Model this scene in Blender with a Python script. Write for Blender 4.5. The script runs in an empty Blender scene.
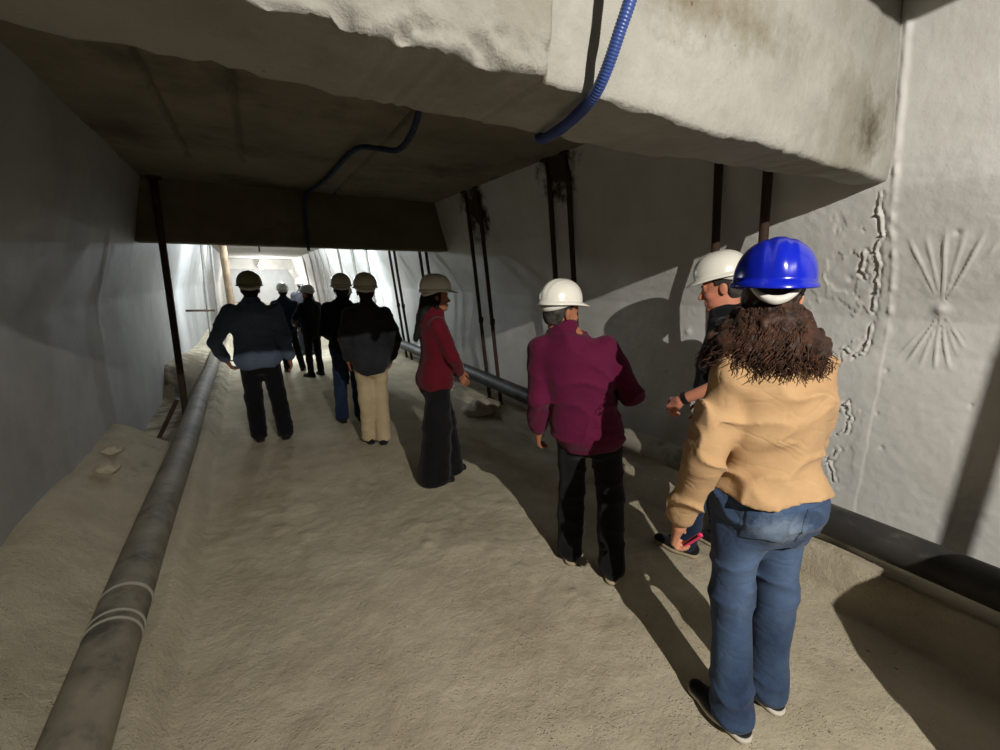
import bpy, math, random
import numpy as np
from mathutils import Vector, Matrix

sc = bpy.context.scene
COL = sc.collection
R = math.radians
rng = np.random.default_rng(7)
random.seed(7)

# ------------------------------------------------------------------ camera, world, lights, exposure
cam_d = bpy.data.cameras.new('camera')
cam_d.sensor_fit = 'HORIZONTAL'
cam_d.sensor_width = 36.0
cam_d.lens = 425.0 / 1000.0 * 36.0
cam_d.clip_start = 0.02
cam = bpy.data.objects.new('camera', cam_d)
COL.objects.link(cam)
cam.location = (0, 0, 1.66)
cam.rotation_euler = (R(90 - 12.857), 0, R(-30.326))
sc.camera = cam

world = bpy.data.worlds.new('world')
sc.world = world
world.use_nodes = True
world.node_tree.nodes['Background'].inputs[0].default_value = (0.6, 0.65, 0.75, 1)
world.node_tree.nodes['Background'].inputs[1].default_value = 0.02

def lamp(name, loc, power, col, rad, aim=None, cone=130, blend=1.0):
    l = bpy.data.lights.new(name, 'SPOT' if aim else 'POINT')
    l.energy = power
    l.color = col
    l.shadow_soft_size = rad
    o = bpy.data.objects.new(name, l)
    o.location = loc
    if aim:
        l.spot_size = R(cone); l.spot_blend = blend
        o.rotation_euler = (Vector(aim) - Vector(loc)).to_track_quat('-Z', 'Y').to_euler()
    COL.objects.link(o)
    return o

lamp('work_lamp', (0.55, -1.7, 2.84), 590, (1.0, 0.955, 0.88), 0.015, (1.95, 2.2, 0.2), 116)
lamp('tunnel_light', (0.75, 10.3, 2.44), 115, (0.80, 0.90, 1.0), 0.06)
lamp('tunnel_light', (0.75, 9.1, 2.50), 420, (0.80, 0.90, 1.0), 0.08, (0.75, 14.0, 1.3), 165, .5)  # added spot aimed away, brightening far walls without spill toward the camera
lamp('tunnel_light', (0.75, 14.6, 2.6), 340, (0.82, 0.91, 1.0), 0.06)
lamp('tunnel_light', (0.95, 25.0, 2.05), 300, (0.95, 0.97, 1.0), 0.06)
lamp('tunnel_light', (0.85, 30.2, 2.2), 160, (0.95, 0.97, 1.0), 0.06)

sc.view_settings.view_transform = 'Standard'
sc.view_settings.look = 'None'
sc.view_settings.exposure = 0.0
sc.view_settings.gamma = 1.0
sc.view_settings.use_curve_mapping = False

# ------------------------------------------------------------------ small helpers
def lin(r, g, b):
    f = lambda c: (c / 255) / 12.92 if c / 255 <= 0.04045 else ((c / 255 + 0.055) / 1.055) ** 2.4
    return (f(r), f(g), f(b), 1)

def tag(o, label=None, cat=None, group=None, kind=None):
    if label: o['label'] = label
    if cat: o['category'] = cat
    if group: o['group'] = group
    if kind: o['kind'] = kind
    return o

def mesh_obj(name, verts, faces, mat, parent=None, smooth=True):
    me = bpy.data.meshes.new(name)
    verts = np.asarray(verts, dtype=np.float32)
    if isinstance(faces, np.ndarray):
        n, k = faces.shape
        me.vertices.add(len(verts)); me.vertices.foreach_set('co', verts.ravel())
        me.loops.add(n * k); me.loops.foreach_set('vertex_index', faces.astype(np.int32).ravel())
        me.polygons.add(n); me.polygons.foreach_set('loop_start', np.arange(0, n * k, k, dtype=np.int32))
        me.update(calc_edges=True); me.validate()
    else:
        me.from_pydata([tuple(map(float, v)) for v in verts], [], [tuple(map(int, f)) for f in faces])
        me.update()
    if smooth:
        me.polygons.foreach_set('use_smooth', np.ones(len(me.polygons), dtype=bool))
    me.materials.append(mat)
    o = bpy.data.objects.new(name, me)
    COL.objects.link(o)
    if parent: o.parent = parent
    return o

def empty(name, loc, rz=0.0):
    o = bpy.data.objects.new(name, None)
    o.empty_display_size = 0.1
    o.location = loc
    o.rotation_euler = (0, 0, rz)
    COL.objects.link(o)
    return o

class MB:
    """collects pieces of one mesh"""
    def __init__(s): s.v = []; s.f = []
    def add(s, v, f):
        o = len(s.v); s.v += [tuple(map(float, p)) for p in v]; s.f += [tuple(int(i) + o for i in q) for q in f]
    def tube(s, pts, r, n=12, caps=True):
        pts = [np.array(p, float) for p in pts]
        rs = r if hasattr(r, '__len__') else [r] * len(pts)
        v = []; f = []
        prev = None
        for i, p in enumerate(pts):
            t = pts[min(i + 1, len(pts) - 1)] - pts[max(i - 1, 0)]
            t = t / (np.linalg.norm(t) + 1e-9)
            if prev is None:
                a = np.array([0, 0, 1.]) if abs(t[2]) < .9 else np.array([1., 0, 0])
                u = np.cross(t, a)
            else:
                u = prev - t * (prev @ t)
            u /= np.linalg.norm(u); w = np.cross(t, u); prev = u
            for k in range(n):
                an = 2 * math.pi * k / n
                v.append(p + rs[i] * (math.cos(an) * u + math.sin(an) * w))
        for i in range(len(pts) - 1):
            for k in range(n):
                a = i * n + k; b = i * n + (k + 1) % n
                f.append((a, b, b + n, a + n))
        if caps:
            f.append(tuple(range(n))[::-1]); f.append(tuple(range((len(pts) - 1) * n, len(pts) * n)))
        s.add(v, f); return s
    def box(s, lo, hi, M=None):
        x0, y0, z0 = lo; x1, y1, z1 = hi
        v = [(x0,y0,z0),(x1,y0,z0),(x1,y1,z0),(x0,y1,z0),(x0,y0,z1),(x1,y0,z1),(x1,y1,z1),(x0,y1,z1)]
        if M is not None: v = [tuple(M @ Vector(p)) for p in v]
        s.add(v, [(0,3,2,1),(4,5,6,7),(0,1,5,4),(1,2,6,5),(2,3,7,6),(3,0,4,7)]); return s
    def build(s, name, mat, parent=None, smooth=True):
        return mesh_obj(name, s.v, s.f, mat, parent, smooth)

_perm = rng.random((64, 64, 64))
def vnoise(p):
    """value noise, p (...,3) -> -1..1"""
    i = np.floor(p).astype(int); f = p - i; f = f * f * (3 - 2 * f)
    i &= 63; j = (i + 1) & 63
    x0, y0, z0 = i[..., 0], i[..., 1], i[..., 2]; x1, y1, z1 = j[..., 0], j[..., 1], j[..., 2]
    fx, fy, fz = f[..., 0], f[..., 1], f[..., 2]
    a = _perm[x0, y0, z0] * (1 - fx) + _perm[x1, y0, z0] * fx
    b = _perm[x0, y1, z0] * (1 - fx) + _perm[x1, y1, z0] * fx
    c = _perm[x0, y0, z1] * (1 - fx) + _perm[x1, y0, z1] * fx
    d = _perm[x0, y1, z1] * (1 - fx) + _perm[x1, y1, z1] * fx
    return 2 * ((a * (1 - fy) + b * fy) * (1 - fz) + (c * (1 - fy) + d * fy) * fz) - 1

def fbm(p, o=4):
    s = 0; a = .5
    for k in range(o):
        s = s + a * vnoise(p * 2 ** k + 7.3 * k); a *= .5
    return s

def sstep(a, b, x):
    t = np.clip((x - a) / (b - a), 0, 1); return t * t * (3 - 2 * t)

# ------------------------------------------------------------------ materials
def new_mat(name):
    m = bpy.data.materials.new(name); m.use_nodes = True
    nt = m.node_tree
    return m, nt, nt.nodes['Principled BSDF']

def N(nt, typ, **kw):
    n = nt.nodes.new(typ)
    for k, v in kw.items():
        if k in n.inputs: n.inputs[k].default_value = v
        else: setattr(n, k, v)
    return n

def noise_node(nt, scale, detail=6, rough=.6, coord=None, vec_scale=None):
    tc = nt.nodes.new('ShaderNodeTexCoord')
    n = nt.nodes.new('ShaderNodeTexNoise')
    n.inputs['Scale'].default_value = scale; n.inputs['Detail'].default_value = detail; n.inputs['Roughness'].default_value = rough
    src = tc.outputs['Object']
    if vec_scale:
        mp = nt.nodes.new('ShaderNodeMapping'); mp.inputs['Scale'].default_value = vec_scale
        nt.links.new(src, mp.inputs[0]); src = mp.outputs[0]
    nt.links.new(src, n.inputs['Vector'])
    return n.outputs['Fac']

def ramp(nt, fac, stops):
    r = nt.nodes.new('ShaderNodeValToRGB')
    e = r.color_ramp.elements
    while len(e) < len(stops): e.new(.5)
    for i, (p, c) in enumerate(stops): e[i].position = p; e[i].color = c
    nt.links.new(fac, r.inputs[0]); return r.outputs[0]

def mixc(nt, fac, a, b):
    m = nt.nodes.new('ShaderNodeMix'); m.data_type = 'RGBA'
    for s, v in ((0, fac), (6, a), (7, b)):
        if hasattr(v, 'is_output') or hasattr(v, 'links'): nt.links.new(v, m.inputs[s])
        else: m.inputs[s].default_value = v
    return m.outputs[2]

def math_n(nt, op, a, b=None, clamp=False):
    m = nt.nodes.new('ShaderNodeMath'); m.operation = op; m.use_clamp = clamp
    for s, v in ((0, a), (1, b)):
        if v is None: continue
        if hasattr(v, 'links'): nt.links.new(v, m.inputs[s])
        else: m.inputs[s].default_value = v
    return m.outputs[0]

def bump(nt, bsdf, h, strength, dist=.01):
    b = nt.nodes.new('ShaderNodeBump'); b.inputs['Strength'].default_value = strength; b.inputs['Distance'].default_value = dist
    nt.links.new(h, b.inputs['Height']); nt.links.new(b.outputs[0], bsdf.inputs['Normal'])

W0, W1 = (0, 0, 0, 1), (1, 1, 1, 1)
def blot(nt, centre, radii, soft=.5, noise_scale=9):
    """1 inside a ragged patch around a place, 0 outside"""
    tc = nt.nodes.new('ShaderNodeTexCoord')
    mp = nt.nodes.new('ShaderNodeMapping'); mp.vector_type = 'POINT'
    mp.inputs['Scale'].default_value = tuple(1 / r for r in radii)
    mp.inputs['Location'].default_value = tuple(-c / r for c, r in zip(centre, radii))
    nt.links.new(tc.outputs['Object'], mp.inputs[0])
    ln = nt.nodes.new('ShaderNodeVectorMath'); ln.operation = 'LENGTH'
    nt.links.new(mp.outputs[0], ln.inputs[0])
    nz = noise_node(nt, noise_scale, 6, .7)
    d = math_n(nt, 'ADD', ln.outputs['Value'], math_n(nt, 'MULTIPLY', math_n(nt, 'SUBTRACT', nz, .5), 2.4))
    mr = nt.nodes.new('ShaderNodeMapRange'); mr.inputs[1].default_value = 1.0; mr.inputs[2].default_value = 1.0 - soft
    nt.links.new(d, mr.inputs[0]); return mr.outputs[0]

def concrete(name, c0, c1, stain=None, stain_amt=.6, bstr=.5, scale=3.0, rough=.92, blots=(), fine=False, pits=0):
    m, nt, b = new_mat(name)
    col = ramp(nt, noise_node(nt, scale, 8, .65), [(.3, c0), (.7, c1)])
    if stain:
        f = ramp(nt, noise_node(nt, scale * .55, 6, .7), [(.52, W0), (.68, (stain_amt,) * 3 + (1,))])
        col = mixc(nt, f, col, stain)
    for (c, r, colr, soft, ns) in blots:
        col = mixc(nt, blot(nt, c, r, soft, ns), col, colr)
    if pits:
        pf = ramp(nt, noise_node(nt, 26, 5, .75), [(.64, W0), (.70, W1)])
        pf = math_n(nt, 'MULTIPLY', pf, ramp(nt, noise_node(nt, 2.6, 3, .6), [(.45, W0), (.60, W1)]))
        col = mixc(nt, math_n(nt, 'MULTIPLY', pf, pits), col, lin(70, 64, 52))
    nt.links.new(col, b.inputs['Base Color'])
    b.inputs['Roughness'].default_value = rough
    b.inputs['Specular IOR Level'].default_value = .25
    if fine:
        vo = nt.nodes.new('ShaderNodeTexVoronoi'); vo.inputs['Scale'].default_value = 85; vo.inputs['Randomness'].default_value = 1
        tc = nt.nodes.new('ShaderNodeTexCoord'); nt.links.new(tc.outputs['Object'], vo.inputs['Vector'])
        grit = math_n(nt, 'MULTIPLY', math_n(nt, 'SUBTRACT', .32, vo.outputs['Distance'], True), ramp(nt, noise_node(nt, 7, 5, .7), [(.42, W0), (.62, W1)]))
        h = math_n(nt, 'ADD', math_n(nt, 'MULTIPLY', noise_node(nt, 15, 14, .72), .8), grit)
        bump(nt, b, h, bstr, .022)
        spk = ramp(nt, noise_node(nt, 160, 3, .6), [(.60, W0), (.70, W1)])
        nt.links.new(mixc(nt, math_n(nt, 'MULTIPLY', spk, .35), col, lin(226, 220, 204)), b.inputs['Base Color'])
    else:
        bump(nt, b, noise_node(nt, 38, 8, .7), bstr, .012)
    return m

def cloth(name, c, c2=None, scale=240, bstr=.25, rough=.95, big=4.0, crease=0, blots=()):
    m, nt, b = new_mat(name)
    c2 = c2 or tuple(min(1, x * 1.25) for x in c[:3]) + (1,)
    col = ramp(nt, noise_node(nt, big, 5, .6), [(.35, c), (.7, c2)])
    for (bc, br, colr, soft, ns) in blots: col = mixc(nt, blot(nt, bc, br, soft, ns), col, colr)
    nt.links.new(col, b.inputs['Base Color'])
    b.inputs['Roughness'].default_value = rough
    b.inputs['Specular IOR Level'].default_value = .15
    b.inputs['Sheen Weight'].default_value = .08
    weave = noise_node(nt, scale, 3, .6)
    if crease:
        tc = nt.nodes.new('ShaderNodeTexCoord'); mp = nt.nodes.new('ShaderNodeMapping')
        mp.inputs['Scale'].default_value = (1, 1, 1.8); mp.inputs['Rotation'].default_value = (.3, .5, .2)
        n1 = nt.nodes.new('ShaderNodeTexNoise'); n1.inputs['Scale'].default_value = 8; n1.inputs['Detail'].default_value = 1.5; n1.inputs['Distortion'].default_value = .7
        nt.links.new(tc.outputs['Object'], mp.inputs[0]); nt.links.new(mp.outputs[0], n1.inputs['Vector'])
        rd = math_n(nt, 'ABSOLUTE', math_n(nt, 'SUBTRACT', n1.outputs['Fac'], .5))
        rd = math_n(nt, 'POWER', math_n(nt, 'SUBTRACT', 1.0, math_n(nt, 'MULTIPLY', rd, 6.0), True), 2.0)
        b2 = nt.nodes.new('ShaderNodeBump'); b2.inputs['Strength'].default_value = crease; b2.inputs['Distance'].default_value = .007
        b2.invert = True
        nt.links.new(rd, b2.inputs['Height'])
        b1 = nt.nodes.new('ShaderNodeBump'); b1.inputs['Strength'].default_value = bstr; b1.inputs['Distance'].default_value = .002
        nt.links.new(weave, b1.inputs['Height']); nt.links.new(b2.outputs[0], b1.inputs['Normal']); nt.links.new(b1.outputs[0], b.inputs['Normal'])
    else:
        bump(nt, b, weave, bstr, .002)
    return m

def plain(name, c, rough=.5, spec=.5, metallic=0., var=.15, bstr=0., coat=0.):
    m, nt, b = new_mat(name)
    lo = tuple(x * (1 - var) for x in c[:3]) + (1,)
    nt.links.new(ramp(nt, noise_node(nt, 14, 5, .6), [(.35, lo), (.65, c)]), b.inputs['Base Color'])
    b.inputs['Roughness'].default_value = rough; b.inputs['Specular IOR Level'].default_value = spec
    b.inputs['Metallic'].default_value = metallic; b.inputs['Coat Weight'].default_value = coat
    if bstr: bump(nt, b, noise_node(nt, 60, 6, .6), bstr, .004)
    return m

def emit(name, c, s):
    m, nt, b = new_mat(name)
    b.inputs['Emission Color'].default_value = c; b.inputs['Emission Strength'].default_value = s
    return m

STAIN = lin(58, 46, 32)
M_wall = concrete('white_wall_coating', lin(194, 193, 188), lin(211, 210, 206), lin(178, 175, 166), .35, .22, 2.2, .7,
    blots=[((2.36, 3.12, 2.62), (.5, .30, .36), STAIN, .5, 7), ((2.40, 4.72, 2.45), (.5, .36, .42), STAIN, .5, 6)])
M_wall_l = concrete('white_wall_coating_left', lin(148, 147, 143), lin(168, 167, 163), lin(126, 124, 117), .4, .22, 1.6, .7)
M_floor = concrete('sandy_floor', lin(166, 155, 132), lin(193, 183, 160), lin(145, 134, 110), .5, 1.0, 2.4, .97, fine=True, blots=[((-.95, 8.2, .1), (.55, 3.6, .6), lin(104, 94, 76), .6, 4)])  # far-left bank painted dark for debris and to tone down bright lamp light
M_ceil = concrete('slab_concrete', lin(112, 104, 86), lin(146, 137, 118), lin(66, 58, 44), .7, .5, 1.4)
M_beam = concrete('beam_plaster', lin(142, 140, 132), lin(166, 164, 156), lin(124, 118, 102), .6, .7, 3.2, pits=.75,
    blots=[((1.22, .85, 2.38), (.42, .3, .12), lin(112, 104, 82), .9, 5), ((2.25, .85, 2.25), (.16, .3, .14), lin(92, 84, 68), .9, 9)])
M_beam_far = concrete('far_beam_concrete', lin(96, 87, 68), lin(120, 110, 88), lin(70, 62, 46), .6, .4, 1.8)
M_pipe_dark = concrete('dusty_black_pipe', lin(38, 38, 37), lin(62, 61, 58), lin(128, 122, 110), .55, .15, 4.0, .55, blots=[((2.55, 2.25, .40), (.6, .95, .6), lin(150, 144, 130), .7, 6)])
M_pipe_grey = concrete('dusty_grey_pipe', lin(106, 100, 87), lin(138, 131, 115), lin(62, 61, 57), .8, .2, 5.0, .7)
M_ring = plain('pale_scuff', lin(134, 130, 119), .8)
M_rust = concrete('rusted_steel', lin(46, 34, 26), lin(74, 56, 42), lin(96, 66, 42), .5, .4, 9, .8)
M_galv = plain('dusty_steel', lin(150, 146, 138), .7, .4, 0, .25)
M_timber = concrete('grey_timber', lin(120, 104, 84), lin(150, 132, 108), lin(90, 76, 58), .4, .3, 6)
M_conduit = plain('blue_conduit', lin(52, 74, 136), .38, .5, 0, .2)
M_cable = plain('dark_blue_conduit', lin(40, 56, 82), .5, .4, 0, .3)
M_mortar = concrete('mortar', lin(150, 142, 124), lin(186, 178, 160), lin(110, 96, 74), .5, .8, 12)

# ------------------------------------------------------------------ the tunnel
ZB = 1.50
def prof_r(z): return np.interp(z, [0, 1.30, 1.46, 1.56, 2.05, 2.66, 2.9, 3.3], [2.84, 2.81, 2.79, 2.755, 2.53, 2.36, 2.30, 2.24])
def prof_l(z): return np.interp(z, [0, 1.30, 1.46, 1.56, 2.05, 2.66, 2.9, 3.3], [-1.15, -1.12, -1.105, -1.075, -.93, -.80, -.75, -.70])

def grid_faces(nu, nv, flip=False):
    i = np.arange(nu - 1)[:, None] * nv + np.arange(nv - 1)[None, :]
    q = np.stack([i, i + 1, i + nv + 1, i + nv], -1).reshape(-1, 4)
    return q[:, ::-1].copy() if flip else q

def segdist(P, a, b):
    a = np.array(a); b = np.array(b); d = b - a
    t = np.clip(((P - a) @ d) / (d @ d), 0, 1)
    return np.linalg.norm(P - a - t[..., None] * d, axis=-1)

def arr(*spans):
    out = []
    for a, b, s in spans: out.append(np.arange(a, b - 1e-6, s))
    out.append(np.array([spans[-1][1]])); return np.concatenate(out)

def make_right_wall():
    Y = arr((-4, -.2, .2), (-.2, .3, .05), (.3, 1.35, .006), (1.35, 2.7, .013), (2.7, 9, .07), (9, 33, .3))
    Z = arr((-.05, .4, .03), (.4, 2.2, .009), (2.2, 3.3, .02))
    yy, zz = np.meshgrid(Y, Z, indexing='ij')
    P = np.stack([yy, zz], -1)
    P3 = np.stack([yy * 0, yy, zz], -1)
    d = .010 * fbm(P3 * 2.0, 3) + .0025 * fbm(P3 * 30, 3)
    near = (yy > .2) & (yy < 2.8)
    # bunched starburst of the membrane: pleats fanning up and down from a knot
    for (cy, cz, ru, rd, w, n, amp) in ((.685, 1.515, .36, .30, .30, 17, .0095), (2.02, 1.27, .20, .17, .10, 12, .005)):
        dy = yy - cy; dz = zz - cz; r = np.hypot(dy, dz) + 1e-6
        ang = np.arctan2(dy, np.abs(dz) + 1e-6)
        fan = np.where(dz > 0, ru, rd)
        env = sstep(1.0, .75, r / fan) * sstep(.62, .40, np.abs(ang + .25 * vnoise(P3 * 7))) * sstep(.0, .04, r)
        pl = np.cos(ang * n * 2.3 + 2.2 * vnoise(P3 * 5) + np.where(dz > 0, 0, 1.3))
        d += amp * env * np.maximum(pl, 0) ** 2.2 * (.5 + .7 * np.abs(vnoise(np.stack([ang * 6, ang * 0, np.sign(dz)], -1)))) * (.5 + .5 * r / fan)
        d += .016 * np.exp(-(r / .022) ** 2)
    # cast joints: ragged ridges
    for (yj, amp, w) in ((.862, .011, .010), (.455, .016, .016)):
        yc = yj + .008 * fbm(np.stack([zz * 0, zz * 0 + yj, zz * 9], -1), 3)
        d += amp * np.exp(-((yy - yc) / w) ** 2) * np.clip(.7 + 1.6 * fbm(np.stack([yy * 0, yy * 10, zz * 26], -1), 3), 0, 2) * sstep(1.3, 1.5, zz)
        d += .004 * sstep(.0, .006, yy - yc) * (yj > .6)
    # flaked paint: lifted ragged patches
    fl = fbm(P3 * np.array([1, 11, 7]) + 3.1, 5)
    reg = sstep(.88, .94, yy) * sstep(1.35, 1.1, yy) * sstep(.35, .6, zz) * sstep(2.05, 1.9, zz)
    e = fl + .42 * reg - .44 + .05 * fbm(P3 * 60, 2)
    d -= .004 * sstep(0, .012, e) * reg
    d += .0045 * np.clip(.3 + 2 * vnoise(P3 * 9), 0, 1) * np.exp(-((e) / .022) ** 2) * reg
    for pts in (((.91,2.03),(.915,1.95),(.905,1.86),(.92,1.79),(.91,1.70),(.925,1.60),(.93,1.50)),
                ((.97,1.78),(.985,1.70),(.965,1.66)),
                ((1.03,1.28),(.99,1.25),(.96,1.27),(.945,1.33),(.935,1.42)),
                ((1.06,1.0),(1.02,.93),(.985,.98),(.96,.90),(.965,.82),(1.0,.80)),
                ((.99,.70),(1.02,.62),(.98,.52))):
        for a, b in zip(pts[:-1], pts[1:]):
            s = segdist(P + .010 * np.stack([vnoise(P3 * 40), vnoise(P3 * 40 + 9)], -1), a, b)
            d += .010 * np.exp(-(s / .006) ** 2) - .008 * np.exp(-((s - .011) / .005) ** 2)
    for _ in range(16):
        cy, cz = rng.uniform(.3, 2.6), rng.uniform(.5, 2.0)
        d -= .009 * np.exp(-(((yy - cy) ** 2 + (zz - cz) ** 2) / rng.uniform(.005, .012) ** 2))
    x = prof_r(zz) - d
    v = np.stack([x, yy, zz], -1).reshape(-1, 3)
    return tag(mesh_obj('wall_right', v, grid_faces(len(Y), len(Z), False), M_wall), kind='structure')
make_right_wall()

def make_left_wall():
    Y = arr((-4, .5, .2), (.5, 9, .05), (9, 33, .2))
    Z = arr((-.1, 3.3, .04))
    yy, zz = np.meshgrid(Y, Z, indexing='ij')
    P3 = np.stack([yy * 0 + 5, yy, zz], -1)
    d = .014 * fbm(P3 * 1.6, 3) + .003 * fbm(P3 * 14, 3)
    for yj in np.arange(2.4, 30, 2.46):
        d += .010 * np.exp(-((yy - yj) / .03) ** 2)
    x = prof_l(zz) + d
    v = np.stack([x, yy, zz], -1).reshape(-1, 3)
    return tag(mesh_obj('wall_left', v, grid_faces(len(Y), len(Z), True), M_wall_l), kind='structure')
make_left_wall()

def floor_z(x, y):
    P = np.stack([x, y, x * 0], -1)
    n = fbm(P * 1.3, 3)
    z = .018 * n + .010 * fbm(P * 5, 3)
    # left bank carrying the pipe
    e = -.40 + .03 * fbm(P * np.array([0, 1.2, 0]) + 2, 3)
    pit = sstep(4.7, 5.2, y) * sstep(7.6, 7.0, y)
    shelf = .15 * sstep(e, e - .12, x)
    heap = (.27 + .05 * n) * sstep(-.70, -1.12, x) * (1 - pit) * sstep(12, 7.5, y)
    drop = -.13 * pit * sstep(-.66, -.80, x)
    z = z + shelf + heap + drop
    # right ledge under the wall pipe
    l = 2.47 + .02 * fbm(P * np.array([0, 3, 0]) + 5, 3)
    hl = np.interp(y, [-1, 1.3, 2.4, 3.2, 40], [.27, .26, .16, .07, .09])
    z = z + hl * sstep(l - .035, l + .01, x)
    # footprints and scuffs
    return z

def make_floor():
    X = arr((-1.35, -.8, .04), (-.8, 3.0, .018))
    Y = arr((-4, .3, .2), (.3, 3.2, .016), (3.2, 7, .035), (7, 33, .2))
    xx, yy = np.meshgrid(X, Y, indexing='ij')
    z = floor_z(xx, yy)
    P = np.stack([xx, yy, xx * 0], -1)
    f = fbm(P * 11, 4)
    z = z + .006 * f + .008 * np.maximum(fbm(P * 6 + 4, 4) - .12, 0) * 4 * sstep(.2, .5, fbm(P * .9 + 8, 2) + .35)
    v = np.stack([xx, yy, z], -1).reshape(-1, 3)
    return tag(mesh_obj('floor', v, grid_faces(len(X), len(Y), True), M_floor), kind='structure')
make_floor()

def slab(name, x0, x1, y0, y1, z, mat, nx=90, ny=120, rough=.006, seams=(), thick=.12):
    X = np.linspace(x0, x1, nx); Y = np.linspace(y0, y1, ny)
    xx, yy = np.meshgrid(X, Y, indexing='ij')
    P = np.stack([xx, yy, xx * 0 + z], -1)
    zz = z + rough * fbm(P * 4, 4)
    for (a, b, w) in seams:
        zz = zz + .035 * np.exp(-(segdist(np.stack([xx, yy], -1), a, b) / w) ** 2)
    v = np.stack([xx, yy, zz], -1).reshape(-1, 3)
    f = grid_faces(nx, ny)
    top = v.copy(); top[:, 2] = z + thick
    n = len(v)
    return tag(mesh_obj(name, np.vstack([v, top]), np.vstack([f, f[:, ::-1] + n]), mat), kind='structure')

seams = [((-.35, 1.1), (-.30, 4.74), .016), ((.02, 1.1), (.09, 4.66), .016), ((-.30, 3.77), (.05, 3.74), .014), ((-.31, 4.72), (.10, 4.66), .016),
         ((1.0, 1.1), (1.05, 5.8), .012)]
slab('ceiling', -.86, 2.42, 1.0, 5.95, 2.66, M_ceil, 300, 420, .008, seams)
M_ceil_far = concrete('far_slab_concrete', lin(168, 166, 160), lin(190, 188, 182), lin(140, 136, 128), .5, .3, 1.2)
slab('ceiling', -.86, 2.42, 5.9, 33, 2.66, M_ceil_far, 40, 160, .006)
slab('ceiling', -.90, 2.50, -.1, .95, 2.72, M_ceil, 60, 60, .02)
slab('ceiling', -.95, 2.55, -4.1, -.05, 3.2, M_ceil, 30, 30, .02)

def make_near_beam():
    """deep cross beam: front face (with a proud, ragged plaster coat on its left part), soffit, back face"""
    X = arr((-1.0, .2, .03), (.2, 2.58, .009))
    xx1 = X
    yf = np.interp(X, [-1, .2, .62, .632, 2.6], [.855, .845, .842, .872, .885])
    zb = 2.085 + .010 * fbm(np.stack([X * 5, X * 0, X * 0], -1), 4) + np.where(X < .63, .016 * np.abs(fbm(np.stack([X * 22, X * 0 + 3, X * 0], -1), 4)), .004 * fbm(np.stack([X * 25, X * 0 + 3, X * 0], -1), 3))
    yb = np.interp(X, [-1, .2, 1.0, 2.6], [1.13, 1.17, 1.175, .985]) + .010 * fbm(np.stack([X * 21, X * 0 + 4, X * 0], -1), 4) + .010 * fbm(np.stack([X * 6, X * 0 + 9, X * 0], -1), 4)
    rows = []
    tf = np.linspace(0, 1, 70)
    for t in tf[::-1]:                       # front face from the top down to the edge
        z = zb + (2.74 - zb) * t
        P = np.stack([X, X * 0, z], -1)
        y = yf - .006 * fbm(P * 6, 4) - .004 * fbm(P * 25, 3)
        y = y + .03 * np.exp(-t / .02) * np.where(X < .63, .5 + fbm(P * 30, 3), .25)
        rag = np.where(X < .63, .050 * np.maximum(fbm(P * np.array([30, 1, 44]), 4) + .05, 0) * sstep(.15, .03, t), 0)
        rows.append(np.stack([X, y + rag, z], -1))
    for t in np.linspace(.04, 1, 26):        # soffit
        y = yf + .02 + (yb - yf - .02) * t
        P = np.stack([X, y, X * 0], -1)
        rows.append(np.stack([X, y, zb + .006 * fbm(P * 10, 4) - .003 + .004 * t], -1))
    for t in np.linspace(.06, 1, 16):        # back face
        z = zb + (2.74 - zb) * t
        rows.append(np.stack([X, yb + .005 * fbm(np.stack([X, X * 0, z], -1) * 8, 3), z], -1))
    v = np.stack(rows, 0)
    nu, nv = v.shape[:2]
    return tag(mesh_obj('beam', v.reshape(-1, 3), grid_faces(nu, nv, False), M_beam), kind='structure')
make_near_beam()

def make_far_beam(y0, y1, zb, mat):
    X = np.linspace(-1.02, 2.62, 90)
    rows = []
    for t in np.linspace(1, 0, 16): rows.append(np.stack([X, X * 0 + y0 + .006 * fbm(np.stack([X, X * 0, X * 0 + t], -1) * 4, 3), zb + (2.7 - zb) * t + X * 0], -1))
    for t in np.linspace(.1, 1, 8): rows.append(np.stack([X, X * 0 + y0 + (y1 - y0) * t, X * 0 + zb], -1))
    for t in np.linspace(.1, 1, 10): rows.append(np.stack([X, X * 0 + y1, zb + (2.7 - zb) * t + X * 0], -1))
    v = np.stack(rows, 0)
    tag(mesh_obj('beam', v.reshape(-1, 3), grid_faces(*v.shape[:2]), mat), kind='structure')
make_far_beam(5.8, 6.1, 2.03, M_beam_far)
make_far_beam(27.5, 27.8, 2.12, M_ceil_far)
M_end = concrete('end_wall', lin(196, 198, 198), lin(212, 214, 214), None, 0, .2)
mb = MB().box((-1.4, 32.6, -.2), (3.1, 32.9, 2.8)); tag(mb.build('wall_end', M_end, None, False), kind='structure')
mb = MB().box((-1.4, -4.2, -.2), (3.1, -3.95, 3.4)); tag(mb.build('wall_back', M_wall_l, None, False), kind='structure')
# behind the photographer: unseen slender steel column, added for a post's wall shadow, and an added plinth casting a bystander's floor shadow
def column(name, pts, r, mat): tag(MB().tube(pts, r, 18).build(name, mat), kind='structure')
column('column', [(1.68, -.63, -.05), (1.68, -.63, 3.15)], .021, M_rust)
column('shadow_block', [(1.93, -.30, -.05), (1.93, -.30, .80), (1.95, -.29, 1.0), (1.98, -.28, 1.12)], [.30, .30, .25, .15], M_beam_far)

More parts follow.
